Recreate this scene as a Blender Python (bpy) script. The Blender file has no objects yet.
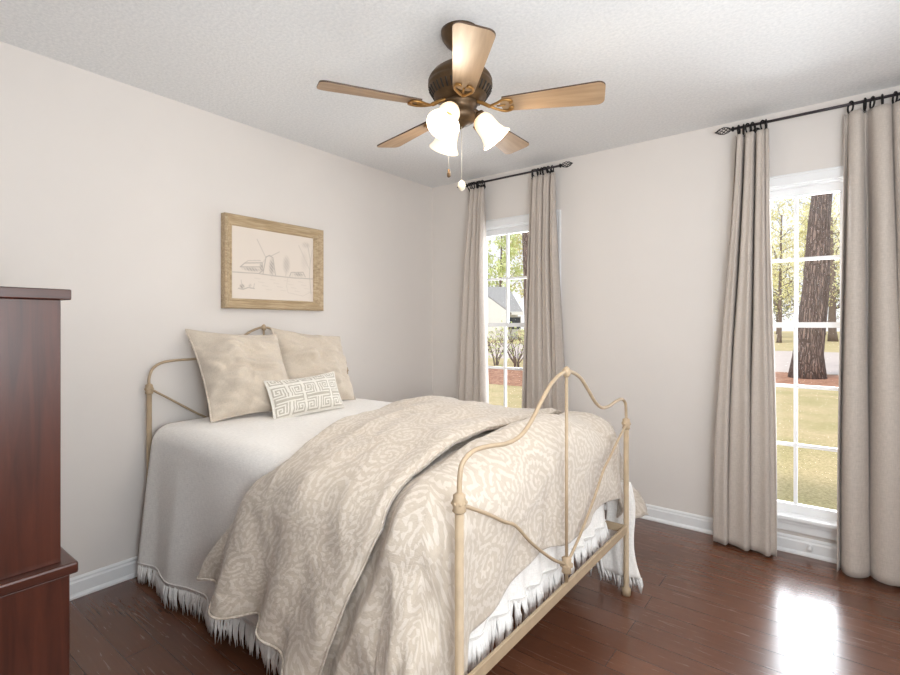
import bpy, bmesh, math, random
import numpy as np
from mathutils import Vector, Matrix, noise
PI = math.pi
S = bpy.context.scene
COL = S.collection

# ------------------------------------------------------------------ camera, sky, sun, lights, exposure
YAW = math.radians(37.785)
CAM = Vector((2.766, -3.320, 1.252))
FW = Vector((-math.sin(YAW), math.cos(YAW), 0)); RT = Vector((math.cos(YAW), math.sin(YAW), 0))
cd = bpy.data.cameras.new('camera'); cam = bpy.data.objects.new('camera', cd); COL.objects.link(cam)
cd.sensor_width = 36; cd.lens = 496.6 / 900 * 36; cd.shift_y = -12.9 / 900; cd.clip_start = 0.02; cd.clip_end = 500
cam.location = CAM; cam.rotation_euler = (PI / 2, 0, YAW)
S.camera = cam

w = bpy.data.worlds.new('sky'); S.world = w; w.use_nodes = True
nt = w.node_tree; nt.nodes.clear()
wo = nt.nodes.new('ShaderNodeOutputWorld'); bg = nt.nodes.new('ShaderNodeBackground')
tc = nt.nodes.new('ShaderNodeTexCoord'); sx = nt.nodes.new('ShaderNodeSeparateXYZ'); rp = nt.nodes.new('ShaderNodeValToRGB')
nt.links.new(tc.outputs['Generated'], sx.inputs[0]); nt.links.new(sx.outputs['Z'], rp.inputs[0])
rp.color_ramp.elements[0].position = 0.0; rp.color_ramp.elements[0].color = (1.0, 1.0, 1.0, 1)
rp.color_ramp.elements[1].position = 0.8; rp.color_ramp.elements[1].color = (0.62, 0.78, 1.0, 1)
nt.links.new(rp.outputs[0], bg.inputs['Color']); bg.inputs['Strength'].default_value = 1.1
nt.links.new(bg.outputs[0], wo.inputs[0])


def light(name, kind, loc, energy, color, size=None, aim=None, size_y=None, radius=None):
    d = bpy.data.lights.new(name, kind); d.energy = energy; d.color = color
    if kind == 'AREA':
        d.shape = 'RECTANGLE'; d.size = size; d.size_y = size_y or size
    if radius is not None: d.shadow_soft_size = radius
    o = bpy.data.objects.new(name, d); COL.objects.link(o); o.location = loc
    if aim is not None:
        o.rotation_euler = (Vector(aim) - Vector(loc)).to_track_quat('-Z', 'Y').to_euler()
    return o


sun = light('sun', 'SUN', (0, -10, 20), 3.0, (1.0, 0.95, 0.86), aim=(3, -10 + 14, 0)); sun.data.angle = math.radians(12)
light('daylight_window_far', 'AREA', (0.81, 0.42, 1.2), 44, (0.90, 0.95, 1.0), 0.7, (0.9, -3, 0.9), 1.8)
light('daylight_window_near', 'AREA', (2.69, 0.42, 1.2), 66, (0.90, 0.95, 1.0), 0.7, (2.4, -3, 0.9), 1.8)
light('right_wall_fill', 'AREA', (3.45, -2.1, 1.55), 18, (0.95, 0.98, 1.0), 1.5, (0.4, -1.5, 1.1), 1.3)  # added fill, stands in for an unseen window in the right wall
light('ceiling_fill', 'AREA', (3.26, -3.15, 1.3), 42, (0.88, 0.95, 1.0), 0.6, (2.0, -1.9, 2.44), 0.8)  # added unseen fill aimed up, brightens the ceiling like a bounced flash

S.view_settings.view_transform = 'Standard'; S.view_settings.look = 'None'
S.view_settings.exposure = 0.03; S.view_settings.gamma = 1.0; S.view_settings.use_curve_mapping = False
try:
    S.cycles.use_denoising = True
    S.cycles.max_bounces = 10; S.cycles.diffuse_bounces = 6; S.cycles.transparent_max_bounces = 16
    S.cycles.sample_clamp_indirect = 6
except Exception:
    pass


# ------------------------------------------------------------------ materials
def srgb(r, g, b):
    f = lambda c: (c / 255 / 12.92) if c / 255 <= 0.04045 else ((c / 255 + 0.055) / 1.055) ** 2.4
    return (f(r), f(g), f(b), 1)


class NT:
    def __init__(self, name):
        self.m = bpy.data.materials.new(name); self.m.use_nodes = True
        self.t = self.m.node_tree; self.p = self.t.nodes['Principled BSDF']; self.out = self.t.nodes['Material Output']
    def n(self, typ, **kw):
        x = self.t.nodes.new(typ)
        for k, v in kw.items(): setattr(x, k, v)
        return x
    def l(self, a, b): self.t.links.new(a, b)
    def coord(self, which='Object', scale=(1, 1, 1), rot=(0, 0, 0)):
        c = self.n('ShaderNodeTexCoord'); mp = self.n('ShaderNodeMapping')
        mp.inputs['Scale'].default_value = scale; mp.inputs['Rotation'].default_value = rot
        self.l(c.outputs[which], mp.inputs[0]); return mp.outputs[0]
    def noise(self, vec, scale, detail=3, rough=0.55, dist=0.0):
        x = self.n('ShaderNodeTexNoise'); x.inputs['Scale'].default_value = scale; x.inputs['Detail'].default_value = detail
        x.inputs['Roughness'].default_value = rough; x.inputs['Distortion'].default_value = dist
        self.l(vec, x.inputs['Vector']); return x.outputs[0]
    def ramp(self, fac, *stops):
        x = self.n('ShaderNodeValToRGB'); cr = x.color_ramp
        while len(cr.elements) < len(stops): cr.elements.new(0.5)
        for e, (p, c) in zip(cr.elements, stops): e.position = p; e.color = c
        self.l(fac, x.inputs[0]); return x.outputs[0]
    def math(self, op, a, b=None, c=None):
        x = self.n('ShaderNodeMath', operation=op)
        for i, v in enumerate((a, b, c)):
            if v is None: continue
            if isinstance(v, (int, float)): x.inputs[i].default_value = v
            else: self.l(v, x.inputs[i])
        return x.outputs[0]
    def mix(self, fac, a, b, typ='MIX'):
        x = self.n('ShaderNodeMix', data_type='RGBA', blend_type=typ)
        for i, v in ((0, fac), (6, a), (7, b)):
            if isinstance(v, (int, float)): x.inputs[i].default_value = v
            elif isinstance(v, tuple): x.inputs[i].default_value = v
            else: self.l(v, x.inputs[i])
        return x.outputs[2]
    def bump(self, h, strength=0.3, dist=0.01):
        x = self.n('ShaderNodeBump'); x.inputs['Strength'].default_value = strength; x.inputs['Distance'].default_value = dist
        self.l(h, x.inputs['Height']); self.l(x.outputs[0], self.p.inputs['Normal'])
    def base(self, v):
        if isinstance(v, tuple): self.p.inputs['Base Color'].default_value = v
        else: self.l(v, self.p.inputs['Base Color'])
    def set(self, **kw):
        for k, v in kw.items(): self.p.inputs[k.replace('_', ' ')].default_value = v


def plain(name, col, rough=0.5, metal=0.0, var=0.06, scale=14, bump=0.0, bscale=200):
    a = NT(name); v = a.coord()
    nz = a.noise(v, scale)
    d = tuple(max(0, c * (1 - var)) for c in col[:3]) + (1,); b = tuple(min(1, c * (1 + var)) for c in col[:3]) + (1,)
    a.base(a.ramp(nz, (0.3, d), (0.7, b))); a.set(Roughness=rough, Metallic=metal)
    if bump: a.bump(a.noise(v, bscale, 2), bump, 0.003)
    return a.m


M = {}
M['wall'] = plain('wall_paint', srgb(219, 213, 208), 0.85, var=0.012, scale=3, bump=0.05)
M['trim'] = plain('white_trim', srgb(228, 229, 230), 0.4, var=0.01)
a = NT('popcorn_ceiling'); v = a.coord(); h = a.noise(v, 75, 4, 0.6); h2 = a.noise(v, 28, 2)
a.base(a.ramp(h, (0.3, srgb(222, 223, 224)), (0.65, srgb(236, 236, 236)))); a.set(Roughness=0.95)
a.bump(a.math('ADD', h, a.math('MULTIPLY', h2, 0.6)), 0.38, 0.010); M['ceiling'] = a.m

a = NT('plank_floor'); v = a.coord()
br = a.n('ShaderNodeTexBrick'); a.l(v, br.inputs['Vector']); br.offset = 0.37; br.offset_frequency = 2
for k, x in (('Scale', 1.0), ('Mortar Size', 0.0016), ('Brick Width', 1.05), ('Row Height', 0.118), ('Mortar Smooth', 0.3), ('Bias', 0.0)): br.inputs[k].default_value = x
br.inputs['Color1'].default_value = (0, 0, 0, 1); br.inputs['Color2'].default_value = (1, 1, 1, 1); br.inputs['Mortar'].default_value = (0.5, 0.5, 0.5, 1)
gv = a.coord('Object', (1.3, 22, 1)); g = a.noise(gv, 3.2, 5, 0.6, 1.2)
tone = a.math('ADD', a.math('MULTIPLY', br.outputs['Color'], 0.38), a.math('MULTIPLY', g, 0.62))
colr = a.ramp(tone, (0.1, srgb(84, 50, 34)), (0.5, srgb(100, 62, 44)), (0.9, srgb(114, 74, 54)))
a.base(a.mix(br.outputs['Fac'], colr, srgb(66, 36, 26)))
a.set(Roughness=0.27); a.p.inputs['Specular IOR Level'].default_value = 0.5
a.p.inputs['Coat Weight'].default_value = 0.35; a.p.inputs['Coat Roughness'].default_value = 0.2
a.l(a.ramp(g, (0.3, (0.22, 0.22, 0.22, 1)), (0.8, (0.3, 0.3, 0.3, 1))), a.p.inputs['Roughness'])
a.bump(a.math('SUBTRACT', a.math('MULTIPLY', g, 0.015), br.outputs['Fac']), 0.35, 0.0015); M['floor'] = a.m


def wood(name, dark, mid, lite, axis='z', rough=0.35, sc=1.0):
    a = NT(name); s = {'x': (1.2, 16, 16), 'y': (16, 1.2, 16), 'z': (16, 16, 1.2)}[axis]
    v = a.coord('Object', tuple(q * sc for q in s)); g = a.noise(v, 2.2, 5, 0.6, 0.8)
    a.base(a.ramp(g, (0.25, dark), (0.5, mid), (0.78, lite))); a.set(Roughness=rough)
    a.bump(g, 0.06, 0.002); return a.m


M['cherry'] = wood('cherry_wood', srgb(54, 25, 17), srgb(72, 35, 24), srgb(84, 43, 30), 'z', 0.32)
M['cherry_top'] = wood('cherry_wood_top', srgb(52, 25, 17), srgb(66, 33, 24), srgb(80, 42, 31), 'y', 0.28)
M['blade'] = wood('blade_oak', srgb(142, 114, 86), srgb(162, 134, 104), srgb(178, 150, 120), 'x', 0.42)
M['blade_edge'] = plain('blade_dark_edge', srgb(66, 46, 30), 0.5)
M['bronze'] = plain('antique_bronze', srgb(84, 64, 42), 0.42, 0.55, 0.2, 30)
M['brass'] = plain('aged_brass', srgb(150, 112, 62), 0.38, 0.7, 0.15, 40)
M['slot'] = plain('dark_slot', srgb(30, 24, 18), 0.7)
M['iron'] = plain('black_iron', srgb(26, 24, 24), 0.5, 0.4)
M['rodm'] = plain('dark_rod_metal', srgb(62, 56, 60), 0.4, 0.5)
M['bed'] = plain('cream_painted_iron', srgb(172, 151, 124), 0.55, 0.0, 0.08, 25, 0.1, 60)
M['chain'] = plain('pale_chain', srgb(214, 206, 190), 0.4, 0.3)
M['fob'] = plain('ivory_fob', srgb(232, 220, 196), 0.4)

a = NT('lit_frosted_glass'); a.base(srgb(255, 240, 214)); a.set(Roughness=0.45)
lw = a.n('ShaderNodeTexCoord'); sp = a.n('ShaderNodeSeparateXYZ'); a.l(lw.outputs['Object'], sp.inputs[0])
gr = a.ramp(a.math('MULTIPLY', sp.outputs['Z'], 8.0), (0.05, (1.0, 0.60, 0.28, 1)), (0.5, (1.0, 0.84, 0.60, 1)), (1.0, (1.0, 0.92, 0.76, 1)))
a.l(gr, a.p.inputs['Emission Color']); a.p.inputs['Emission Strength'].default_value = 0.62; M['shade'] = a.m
a = NT('bulb_glow'); a.base((1, 1, 1, 1)); a.p.inputs['Emission Color'].default_value = (1, 0.85, 0.62, 1); a.p.inputs['Emission Strength'].default_value = 4; M['bulb'] = a.m


def fabric(name, col, weave=900, var=0.05, blotch=6, bump=0.25, sheen=0.2):
    a = NT(name); v = a.coord('UV'); v2 = a.coord('Object')
    wx = a.noise(a.coord('UV', (1, 7, 1)), weave / 7, 2); wy = a.noise(a.coord('UV', (7, 1, 1)), weave / 7, 2)
    wv = a.math('ADD', a.math('MULTIPLY', wx, 0.5), a.math('MULTIPLY', wy, 0.5))
    d = tuple(c * (1 - var * 2) for c in col[:3]) + (1,); b = tuple(min(1, c * (1 + var * 2)) for c in col[:3]) + (1,)
    a.base(a.ramp(wv, (0.35, d), (0.65, b))); a.set(Roughness=0.95)
    a.p.inputs['Sheen Weight'].default_value = sheen; a.p.inputs['Specular IOR Level'].default_value = 0.1
    a.bump(wv, bump, 0.002); return a.m


M['linen'] = fabric('curtain_linen', srgb(191, 181, 172), 260)
M['pillow'] = fabric('pillow_linen', srgb(203, 191, 176), 420)
M['coverlet'] = fabric('white_coverlet', srgb(240, 237, 233), 260, 0.05, bump=0.5)
M['fringe'] = fabric('white_fringe', srgb(232, 229, 226), 500)
M['keywhite'] = fabric('key_white', srgb(226, 222, 214), 500)
M['keygrey'] = fabric('key_grey', srgb(182, 176, 164), 500)
M['piping'] = fabric('piping_linen', srgb(206, 194, 174), 500)

# damask duvet: spiral leaf figures around cell centres, woven tone on tone
a = NT('damask_linen'); uv = a.coord('UV')
nx = a.n('ShaderNodeTexNoise'); nx.inputs['Scale'].default_value = 5.0; nx.inputs['Detail'].default_value = 1; a.l(uv, nx.inputs['Vector'])
wob = a.n('ShaderNodeVectorMath', operation='SUBTRACT'); a.l(nx.outputs['Color'], wob.inputs[0]); wob.inputs[1].default_value = (0.5, 0.5, 0.5)
wsc = a.n('ShaderNodeVectorMath', operation='SCALE'); a.l(wob.outputs[0], wsc.inputs[0]); wsc.inputs['Scale'].default_value = 0.10
wad = a.n('ShaderNodeVectorMath', operation='ADD'); a.l(uv, wad.inputs[0]); a.l(wsc.outputs[0], wad.inputs[1])


def figure(scale, arms, turns):
    vo = a.n('ShaderNodeTexVoronoi', voronoi_dimensions='2D'); vo.inputs['Scale'].default_value = scale; vo.inputs['Randomness'].default_value = 0.55
    a.l(wad.outputs[0], vo.inputs['Vector'])
    df = a.n('ShaderNodeVectorMath', operation='SUBTRACT'); a.l(wad.outputs[0], df.inputs[0]); a.l(vo.outputs['Position'], df.inputs[1])
    sp = a.n('ShaderNodeSeparateXYZ'); a.l(df.outputs[0], sp.inputs[0])
    ang = a.math('ARCTAN2', sp.outputs['Y'], sp.outputs['X'])
    ph = a.math('ADD', a.math('MULTIPLY', ang, arms), a.math('MULTIPLY', vo.outputs['Distance'], turns))
    return a.math('SINE', ph)


f1 = figure(5.6, 2.0, 34.0); f2 = figure(12.0, 3.0, 22.0); f3 = figure(25.0, 1.0, 12.0)
tot = a.math('ADD', a.math('ADD', a.math('MULTIPLY', f1, 0.55), a.math('MULTIPLY', f2, 0.45)), a.math('MULTIPLY', f3, 0.2))
msk = a.ramp(tot, (0.02, (0, 0, 0, 1)), (0.22, (1, 1, 1, 1)))
wv = a.noise(a.coord('UV', (1, 6, 1)), 90, 2)
ground = a.ramp(wv, (0.3, srgb(185, 172, 157)), (0.7, srgb(194, 182, 167)))
figc = a.ramp(wv, (0.3, srgb(199, 188, 176)), (0.7, srgb(209, 199, 187)))
a.base(a.mix(msk, ground, figc)); a.set(Roughness=0.85); a.p.inputs['Sheen Weight'].default_value = 0.25; a.p.inputs['Specular IOR Level'].default_value = 0.15
cr_ = a.noise(a.coord('Object', (1, 1, 1)), 11, 4, 0.6, 0.6)
a.bump(a.math('ADD', a.math('MULTIPLY', a.math('ADD', wv, msk), 0.05), cr_), 0.35, 0.022); M['damask'] = a.m

# window glass: clear with a thin reflection
a = NT('window_glass'); a.t.nodes.remove(a.p)
tr = a.n('ShaderNodeBsdfTransparent'); gl = a.n('ShaderNodeBsdfGlossy'); gl.inputs['Roughness'].default_value = 0.02
fr = a.n('ShaderNodeFresnel'); fr.inputs['IOR'].default_value = 1.35; mx = a.n('ShaderNodeMixShader')
a.l(fr.outputs[0], mx.inputs[0]); a.l(tr.outputs[0], mx.inputs[1]); a.l(gl.outputs[0], mx.inputs[2]); a.l(mx.outputs[0], a.out.inputs[0]); M['glass'] = a.m

# outdoors
a = NT('lawn_grass'); v = a.coord(); g = a.noise(v, 1.1, 3); g2 = a.noise(v, 38, 4, 0.7)
a.base(a.mix(a.ramp(g2, (0.35, (0, 0, 0, 1)), (0.65, (1, 1, 1, 1))), a.ramp(g, (0.35, srgb(164, 148, 98)), (0.65, srgb(184, 160, 116))), a.ramp(g, (0.35, srgb(202, 186, 136)), (0.65, srgb(226, 204, 160)))))
a.set(Roughness=1.0); a.bump(g2, 0.6, 0.03); M['lawn'] = a.m
a = NT('pine_straw'); v = a.coord(); g2 = a.noise(v, 9, 6, 0.75)
a.base(a.ramp(g2, (0.32, srgb(120, 78, 56)), (0.5, srgb(172, 122, 96)), (0.68, srgb(206, 164, 134)))); a.set(Roughness=1.0); a.bump(g2, 0.8, 0.03); M['straw'] = a.m
M['street'] = plain('street_concrete', srgb(204, 188, 178), 0.9, var=0.06, scale=3)
a = NT('pine_bark'); v = a.coord('Object', (11, 11, 1.5)); vo = a.n('ShaderNodeTexVoronoi', feature='DISTANCE_TO_EDGE'); vo.inputs['Scale'].default_value = 1.6
wn = a.noise(a.coord('Object', (1, 1, 1)), 7, 3); wv2 = a.n('ShaderNodeVectorMath', operation='ADD'); a.l(v, wv2.inputs[0])
cb = a.n('ShaderNodeCombineXYZ'); a.l(wn, cb.inputs[0]); a.l(wn, cb.inputs[1]); a.l(wn, cb.inputs[2]); a.l(cb.outputs[0], wv2.inputs[1]); a.l(wv2.outputs[0], vo.inputs['Vector'])
bn = a.noise(v, 5, 4)
a.base(a.mix(a.ramp(vo.outputs['Distance'], (0.02, (0, 0, 0, 1)), (0.2, (1, 1, 1, 1))), srgb(100, 84, 77), a.ramp(bn, (0.3, srgb(122, 102, 94)), (0.7, srgb(166, 144, 134)))))
a.set(Roughness=1.0); a.bump(a.ramp(vo.outputs['Distance'], (0.0, (0, 0, 0, 1)), (0.25, (1, 1, 1, 1))), 0.9, 0.06); M['bark'] = a.m
M['twig'] = plain('twig_bark', srgb(124, 108, 98), 0.95, var=0.15)


def leafmat(name, c1, c2):
    a = NT(name); v = a.coord(); g = a.noise(v, 0.9, 3); a.base(a.ramp(g, (0.35, c1), (0.65, c2))); a.set(Roughness=0.8)
    a.p.inputs['Subsurface Weight'].default_value = 0.0; return a.m


M['leaf_y'] = leafmat('spring_leaf_yellow', srgb(216, 208, 136), srgb(236, 230, 184))
M['leaf_g'] = leafmat('spring_leaf_green', srgb(196, 208, 136), srgb(232, 236, 180))
M['leaf_d'] = leafmat('evergreen_leaf', srgb(112, 118, 76), srgb(166, 164, 108))
M['siding'] = plain('white_siding', srgb(236, 234, 230), 0.7, var=0.02)
M['roof'] = plain('grey_shingles', srgb(160, 157, 154), 0.9, var=0.1, scale=8)
M['darkglass'] = plain('dark_glass', srgb(60, 66, 74), 0.2)


# ------------------------------------------------------------------ mesh helpers
class MB:
    def __init__(self): self.v = []; self.f = []; self.uv = []; self.mi = []
    def add(self, vs, fs, uvs=None, mi=0):
        b = len(self.v); self.v += [tuple(p) for p in vs]
        self.uv += list(uvs) if uvs is not None else [(p[0] + p[1] * 0.7, p[2] + p[1] * 0.3) for p in vs]
        self.f += [tuple(b + i for i in f) for f in fs]; self.mi += [mi] * len(fs)
        return self
    def box(self, x0, x1, y0, y1, z0, z1, mi=0):
        vs = [(x, y, z) for z in (z0, z1) for y in (y0, y1) for x in (x0, x1)]
        return self.add(vs, [(0, 2, 3, 1), (4, 5, 7, 6), (0, 1, 5, 4), (2, 6, 7, 3), (0, 4, 6, 2), (1, 3, 7, 5)], None, mi)
    def tube(self, path, rad, n=10, cap=True, flat=1.0, mi=0):
        P = [Vector(p) for p in path]; R = rad if hasattr(rad, '__len__') else [rad] * len(P)
        T = []
        for i in range(len(P)):
            t = (P[min(i + 1, len(P) - 1)] - P[max(i - 1, 0)]); T.append(t.normalized() if t.length > 1e-9 else Vector((0, 0, 1)))
        up = Vector((0, 0, 1)) if abs(T[0].z) < 0.9 else Vector((1, 0, 0))
        N = (up - T[0] * up.dot(T[0])).normalized(); vs = []; uvs = []; L = 0
        for i in range(len(P)):
            if i:
                N = (N - T[i] * N.dot(T[i])); N = N.normalized() if N.length > 1e-6 else T[i].orthogonal().normalized(); L += (P[i] - P[i - 1]).length
            B = T[i].cross(N)
            for k in range(n):
                q = 2 * PI * k / n; vs.append(P[i] + (N * math.cos(q) + B * math.sin(q) * flat) * R[i]); uvs.append((k / n * R[i] * 6, L))
        fs = [(i * n + k, i * n + (k + 1) % n, (i + 1) * n + (k + 1) % n, (i + 1) * n + k) for i in range(len(P) - 1) for k in range(n)]
        if cap: fs += [tuple(range(n))[::-1], tuple((len(P) - 1) * n + k for k in range(n))]
        return self.add(vs, fs, uvs, mi)
    def lathe(self, prof, n=24, o=(0, 0, 0), rot=None, mi=0, cap=True):
        o = Vector(o); vs = []
        for r, z in prof:
            for k in range(n):
                p = Vector((r * math.cos(2 * PI * k / n), r * math.sin(2 * PI * k / n), z))
                vs.append(o + (rot @ p if rot is not None else p))
        m = len(prof)
        fs = [(i * n + k, i * n + (k + 1) % n, (i + 1) * n + (k + 1) % n, (i + 1) * n + k) for i in range(m - 1) for k in range(n)]
        if cap: fs += [tuple(range(n))[::-1], tuple((m - 1) * n + k for k in range(n))]
        return self.add(vs, fs, None, mi)
    def torus(self, c, R, r, rot=None, n=20, m=8, mi=0):
        c = Vector(c); vs = []
        for i in range(n):
            for j in range(m):
                A = 2 * PI * i / n; B = 2 * PI * j / m
                p = Vector(((R + r * math.cos(B)) * math.cos(A), (R + r * math.cos(B)) * math.sin(A), r * math.sin(B)))
                vs.append(c + (rot @ p if rot is not None else p))
        fs = [(i * m + j, ((i + 1) % n) * m + j, ((i + 1) % n) * m + (j + 1) % m, i * m + (j + 1) % m) for i in range(n) for j in range(m)]
        return self.add(vs, fs, None, mi)
    def ball(self, c, r, sc=(1, 1, 1), n=16, mi=0):
        prof = [(max(1e-4, math.sin(PI * i / 10)) * r, -math.cos(PI * i / 10) * r) for i in range(11)]
        b = len(self.v); self.lathe(prof, n, (0, 0, 0), None, mi)
        for i in range(b, len(self.v)):
            p = self.v[i]; self.v[i] = (c[0] + p[0] * sc[0], c[1] + p[1] * sc[1], c[2] + p[2] * sc[2])
        return self
    def grid(self, fn, nu, nv, uvf=None, close=False):
        vs = []; uvs = []
        for i in range(nu):
            for j in range(nv):
                p = fn(i / (nu - 1), j / (nv - 1)); vs.append(p); uvs.append(uvf(i / (nu - 1), j / (nv - 1)) if uvf else (p[0], p[2]))
        fs = [(i * nv + j, (i + 1) * nv + j, (i + 1) * nv + j + 1, i * nv + j + 1) for i in range(nu - 1) for j in range(nv - 1)]
        return self.add(vs, fs, uvs)
    def build(self, name, mats, parent=None, smooth=True, bevel=0.0, loc=None, solid=0.0, sub=0, offset=0.0, auto=None):
        me = bpy.data.meshes.new(name); o = bpy.data.objects.new(name, me)
        org = Vector(loc) if loc is not None else Vector((0, 0, 0))
        base = org
        if parent is not None:
            base = org if loc is not None else Vector((0, 0, 0))
        me.from_pydata([tuple(Vector(p) - base) for p in self.v], [], self.f)
        uvl = me.uv_layers.new(name='UVMap')
        for lp in me.loops: uvl.data[lp.index].uv = self.uv[lp.vertex_index]
        for m_ in (mats if isinstance(mats, (list, tuple)) else [mats]): me.materials.append(m_)
        for p, k in zip(me.polygons, self.mi): p.material_index = k; p.use_smooth = smooth
        me.update()
        COL.objects.link(o)
        if parent is not None:
            o.parent = parent; o.matrix_parent_inverse = Matrix.Identity(4)
            o.location = base - world_loc(parent)
        else: o.location = base
        if bevel:
            b = o.modifiers.new('bevel', 'BEVEL'); b.width = bevel; b.segments = 2; b.limit_method = 'ANGLE'; b.angle_limit = math.radians(40)
        if solid:
            s = o.modifiers.new('solid', 'SOLIDIFY'); s.thickness = solid; s.offset = offset
        if sub:
            s = o.modifiers.new('sub', 'SUBSURF'); s.levels = sub; s.render_levels = sub
        if auto is not None:
            for e in me.edges: pass
            bm = bmesh.new(); bm.from_mesh(me)
            for e in bm.edges:
                if len(e.link_faces) == 2 and e.calc_face_angle(0) > auto: e.smooth = False
            bm.to_mesh(me); bm.free()
        return o


def world_loc(o):
    p = Vector((0, 0, 0))
    while o is not None: p += o.location; o = o.parent
    return p


def tag(o, label, cat, group=None):
    o['label'] = label; o['category'] = cat
    if group: o['group'] = group
    return o


def thing(name, loc, label, cat, group=None):
    o = bpy.data.objects.new(name, None); COL.objects.link(o); o.location = loc; o.empty_display_size = 0.1
    return tag(o, label, cat, group)


def struct(o): o['kind'] = 'structure'; return o


def spline(pts, per=8):
    P = [Vector(p) for p in pts]; out = []
    for i in range(len(P) - 1):
        p0 = P[max(i - 1, 0)]; p1 = P[i]; p2 = P[i + 1]; p3 = P[min(i + 2, len(P) - 1)]
        for k in range(per):
            t = k / per
            out.append(0.5 * ((2 * p1) + (p2 - p0) * t + (2 * p0 - 5 * p1 + 4 * p2 - p3) * t * t + (3 * p1 - p0 - 3 * p2 + p3) * t ** 3))
    return out + [P[-1]]


def N3(x, y=0.0, z=0.0): return noise.noise(Vector((x, y, z)))
def sstep(a, b, x):
    t = min(1, max(0, (x - a) / (b - a))); return t * t * (3 - 2 * t)
def interp(x, xs, ys): return float(np.interp(x, xs, ys))


# ------------------------------------------------------------------ room shell
RX, RY, H = 3.62, -3.62, 2.44
struct(MB().box(-0.15, RX + 0.15, RY - 0.15, 0.15, -0.06, 0).build('floor', M['floor'], smooth=False))
struct(MB().box(-0.15, RX + 0.15, RY - 0.15, 0.15, H, H + 0.08).build('ceiling', M['ceiling'], smooth=False))
struct(MB().box(-0.15, 0, RY - 0.15, 0.15, 0, H).build('wall_left', M['wall'], smooth=False))
struct(MB().box(RX, RX + 0.15, RY - 0.15, 0.15, 0, H).build('wall_right', M['wall'], smooth=False))
struct(MB().box(0, RX, RY - 0.15, RY, 0, H).build('wall_rear', M['wall'], smooth=False))
WC = (0.811, 2.694); OW = 0.347; OZ0, OZ1 = 0.19, 2.03
wb = MB(); xs = [0]
for c in WC: xs += [c - OW, c + OW]
xs.append(RX)
for i in range(0, len(xs), 2): wb.box(xs[i], xs[i + 1], 0, 0.15, 0, H)
for c in WC:
    wb.box(c - OW, c + OW, 0, 0.15, 0, OZ0); wb.box(c - OW, c + OW, 0, 0.15, OZ1, H)
struct(wb.build('wall_back', M['wall'], smooth=False))


def baseboard(name, p0, p1, nrm):
    d = (Vector(p1) - Vector(p0)).normalized(); n = Vector(nrm)
    prof = [(0.0, 0.0), (0.026, 0.0), (0.026, 0.008), (0.021, 0.016), (0.016, 0.020), (0.016, 0.068), (0.012, 0.076), (0.012, 0.084), (0.006, 0.092), (0.0, 0.092)]
    vs = []
    for P in (p0, p1):
        for a_, z_ in prof: vs.append(Vector(P) + n * a_ + Vector((0, 0, z_)))
    m = len(prof)
    fs = [(i, (i + 1) % m, m + (i + 1) % m, m + i) for i in range(m)] + [tuple(range(m)), tuple(range(m, 2 * m))[::-1]]
    return struct(MB().add(vs, fs).build(name, M['trim'], smooth=False))


baseboard('baseboard_left', (0, RY, 0), (0, 0, 0), (1, 0, 0))
baseboard('baseboard_back', (0.0, 0, 0), (RX, 0, 0), (0, -1, 0))
baseboard('baseboard_right', (RX, RY, 0), (RX, 0, 0), (-1, 0, 0))


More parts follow.
